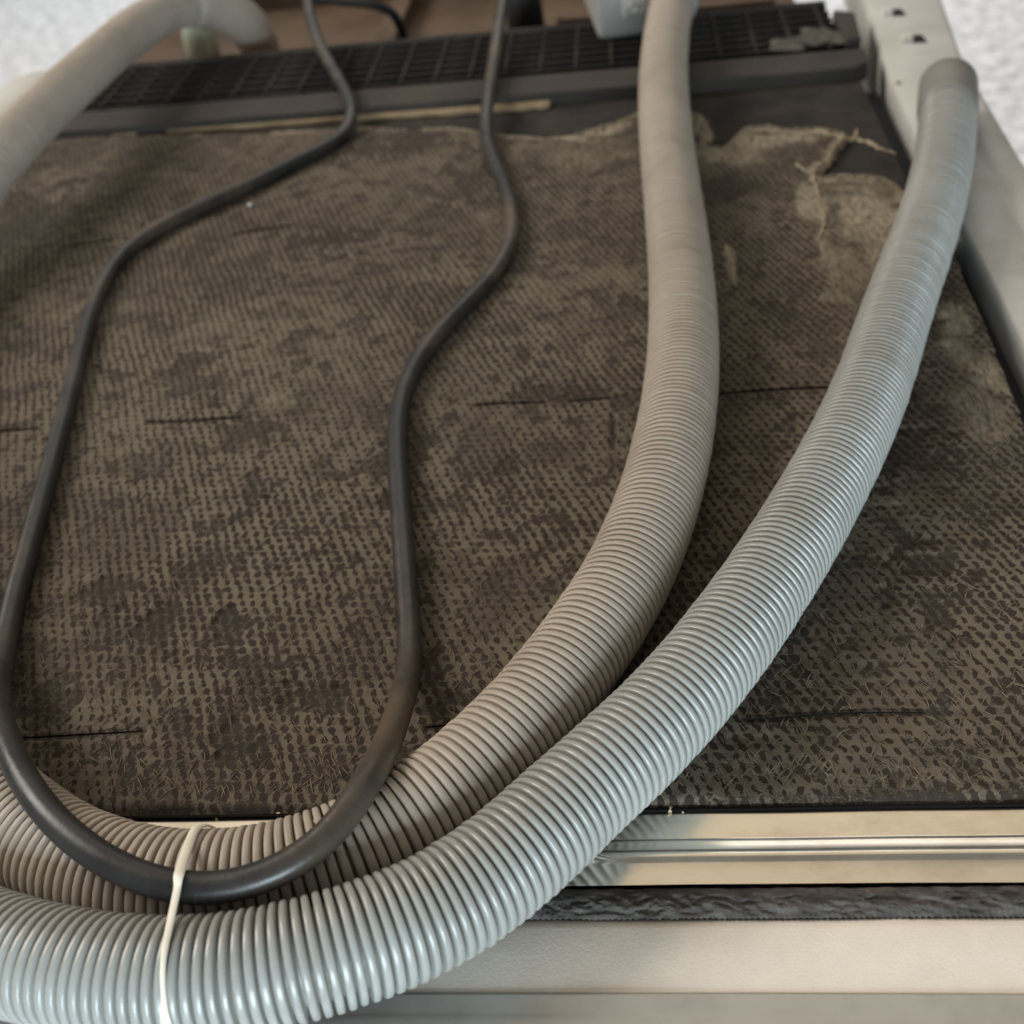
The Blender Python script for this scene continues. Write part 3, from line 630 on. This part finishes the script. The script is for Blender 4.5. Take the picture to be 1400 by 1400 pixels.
for _ in range(4):
    for hp, R in ((pw, RP), (gw, RG), (cw, RC)):
        d = np.linalg.norm(bp[:, None] - hp[None], axis=2); k = d.argmin(1); mn = d[np.arange(n), k]; need = np.clip(R + .0007 - mn, 0, None); need[len(bt):] = 0
        dr = bp - hp[k]; dr /= np.linalg.norm(dr, axis=1)[:, None] + 1e-9; bp = bp + dr * need[:, None]
T = np.gradient(np.vstack([bp[-1:], bp, bp[:1]]), axis=0)[1:-1]; T /= np.linalg.norm(T, axis=1)[:, None]
s = np.linspace(0, 1, len(bt)); wd = np.concatenate([np.interp(s, [0, .25, .42, .52, .60, .68, .72, .78, 1], [.0009, .0010, .0012, .0009, .0006, .0005, .0007, .0012, .0012]), np.full(n - len(bt), .0011)])
tw = np.concatenate([np.interp(s, [0, .3, .5, .7, 1], [.5, .3, -.2, .5, 0]), np.zeros(n - len(bt))])
W = np.array([1.0, 0, 0])[None] - T * T[:, :1]; W /= np.linalg.norm(W, axis=1)[:, None]; Nn = np.cross(W, T); Nn *= np.sign((Nn @ np.array([0, 0, 1.0])) + 1e-9)[:, None] if False else 1
W2 = W * np.cos(tw)[:, None] + Nn * np.sin(tw)[:, None]; N2 = np.cross(W2, T)
th = .00028; prof8 = [(-1, 0), (-.85, .8), (-.3, 1), (.3, .8), (.85, .7), (1, 0), (.8, -.8), (0, -1), (-.8, -.8)]
V = np.stack([bp + W2 * (wd * a)[:, None] + N2 * (th * b) for a, b in prof8], 1); m = len(prof8)
i = np.arange(n)[:, None] * m; i2 = ((np.arange(n) + 1) % n)[:, None] * m; j = np.arange(m)[None]; j2 = (j + 1) % m
band = link('rubber_band', np_mesh('rubber_band', V.reshape(-1, 3), np.stack([i + j, i + j2, i2 + j2, i2 + j], -1).reshape(-1, 4)), M['band'], smooth=True)
tag(band, 'thin cream rubber band tying the two hoses and the cord together', 'rubber band')

# ------------------------------------------------------------------ crumbs and scraps
def lump(name, c, sx, sy, sz, m, seed, sub=2):
    bm = bmesh.new(); bmesh.ops.create_icosphere(bm, subdivisions=sub, radius=1); r = random.Random(seed); k = [Vector((r.uniform(-1, 1), r.uniform(-1, 1), r.uniform(-1, 1))) * 2.2 for _ in range(4)]
    for v in bm.verts:
        f = 1 + .22 * sum(math.sin(v.co.dot(q) * 2 + i) for i, q in enumerate(k)) / 2 + .10 * sum(math.sin(v.co.dot(q) * 5.3 + 2 * i) for i, q in enumerate(k)) / 2; v.co = Vector((v.co.x * sx * f, v.co.y * sy * f, max(-.6, v.co.z) * sz * f))
    lo = min(v.co.z for v in bm.verts)
    for v in bm.verts: v.co.z -= lo
    me = bpy.data.meshes.new(name); bm.to_mesh(me); bm.free(); o = link(name, me, m, smooth=True); o.location = c; o.rotation_euler.z = r.uniform(0, 3); return o
for k, (u, v, s) in enumerate([(917, 1109, .0009), (933, 1110, .0004), (381, 1116, .0007), (296, 1119, .0006), (1018, 1107, .0004), (1022, 1106, .0003)]):
    c = P(u, v, -.0005); z = -.0019 if c[1] < .1772 else float(zf_at(c[:1], c[1:2])[0][0])
    tag(lump('crumb', (c[0], c[1], z), s * 1.3, s * .8, s * .7, M['crumb'], k, 1), 'tiny pale crumb on the edge between brown fleece and steel strip', 'crumb', 'crumbs along the steel strip')
tag(lump('crumb', tuple(P(342, 282, float(zf_at(*[np.array([q]) for q in P(342, 282)[:2]])[0][0]))), .0016, .0014, .001, M['white'], 9, 1), 'small white crumb on the fleece beside the black cord', 'crumb')
def flake(name, c, sx, sy, m, seed):
    rr = np.random.default_rng(seed); na, nr_ = 28, 5; a = np.linspace(0, 2 * math.pi, na, endpoint=False); out = 1 + .28 * np.convolve(np.tile(rr.normal(0, 1, na), 3), [.3, .4, .3], 'same')[na:2 * na]
    V = [(0, 0, .003)]
    for q in range(1, nr_ + 1):
        f = q / nr_
        for k2 in range(na): V.append((sx * f * out[k2] * math.cos(a[k2]), sy * f * out[k2] * math.sin(a[k2]), .0004 + (.0016 * rr.random() + .0008) * (1 - f ** 3)))
    F = [(0, 1 + k2, 1 + (k2 + 1) % na) for k2 in range(na)]
    for q in range(nr_ - 1):
        for k2 in range(na):
            b0, b1 = 1 + q * na + k2, 1 + q * na + (k2 + 1) % na; F += [(b0, b0 + na, b1 + na), (b0, b1 + na, b1)]
    o = link(name, np_mesh(name, V, F), m, smooth=False); o.location = c; return o
for k, (u, v, sx, sy, lb) in enumerate([(1078, 60, .013, .012, 'flat grey tan insulation scrap on the dark grille, beside the beige hose'), (1116, 48, .010, .015, 'ragged upright insulation scrap between two others on the dark grille'), (1145, 52, .008, .010, 'small pale insulation scrap on the grille next to the metal rail')]):
    c = P(u, v, ZB); tag(flake('insulation_scrap', (c[0], c[1], ZB - .0006), sx, sy, M['scrap'], 20 + k), lb, 'scrap', 'scraps on the grille')
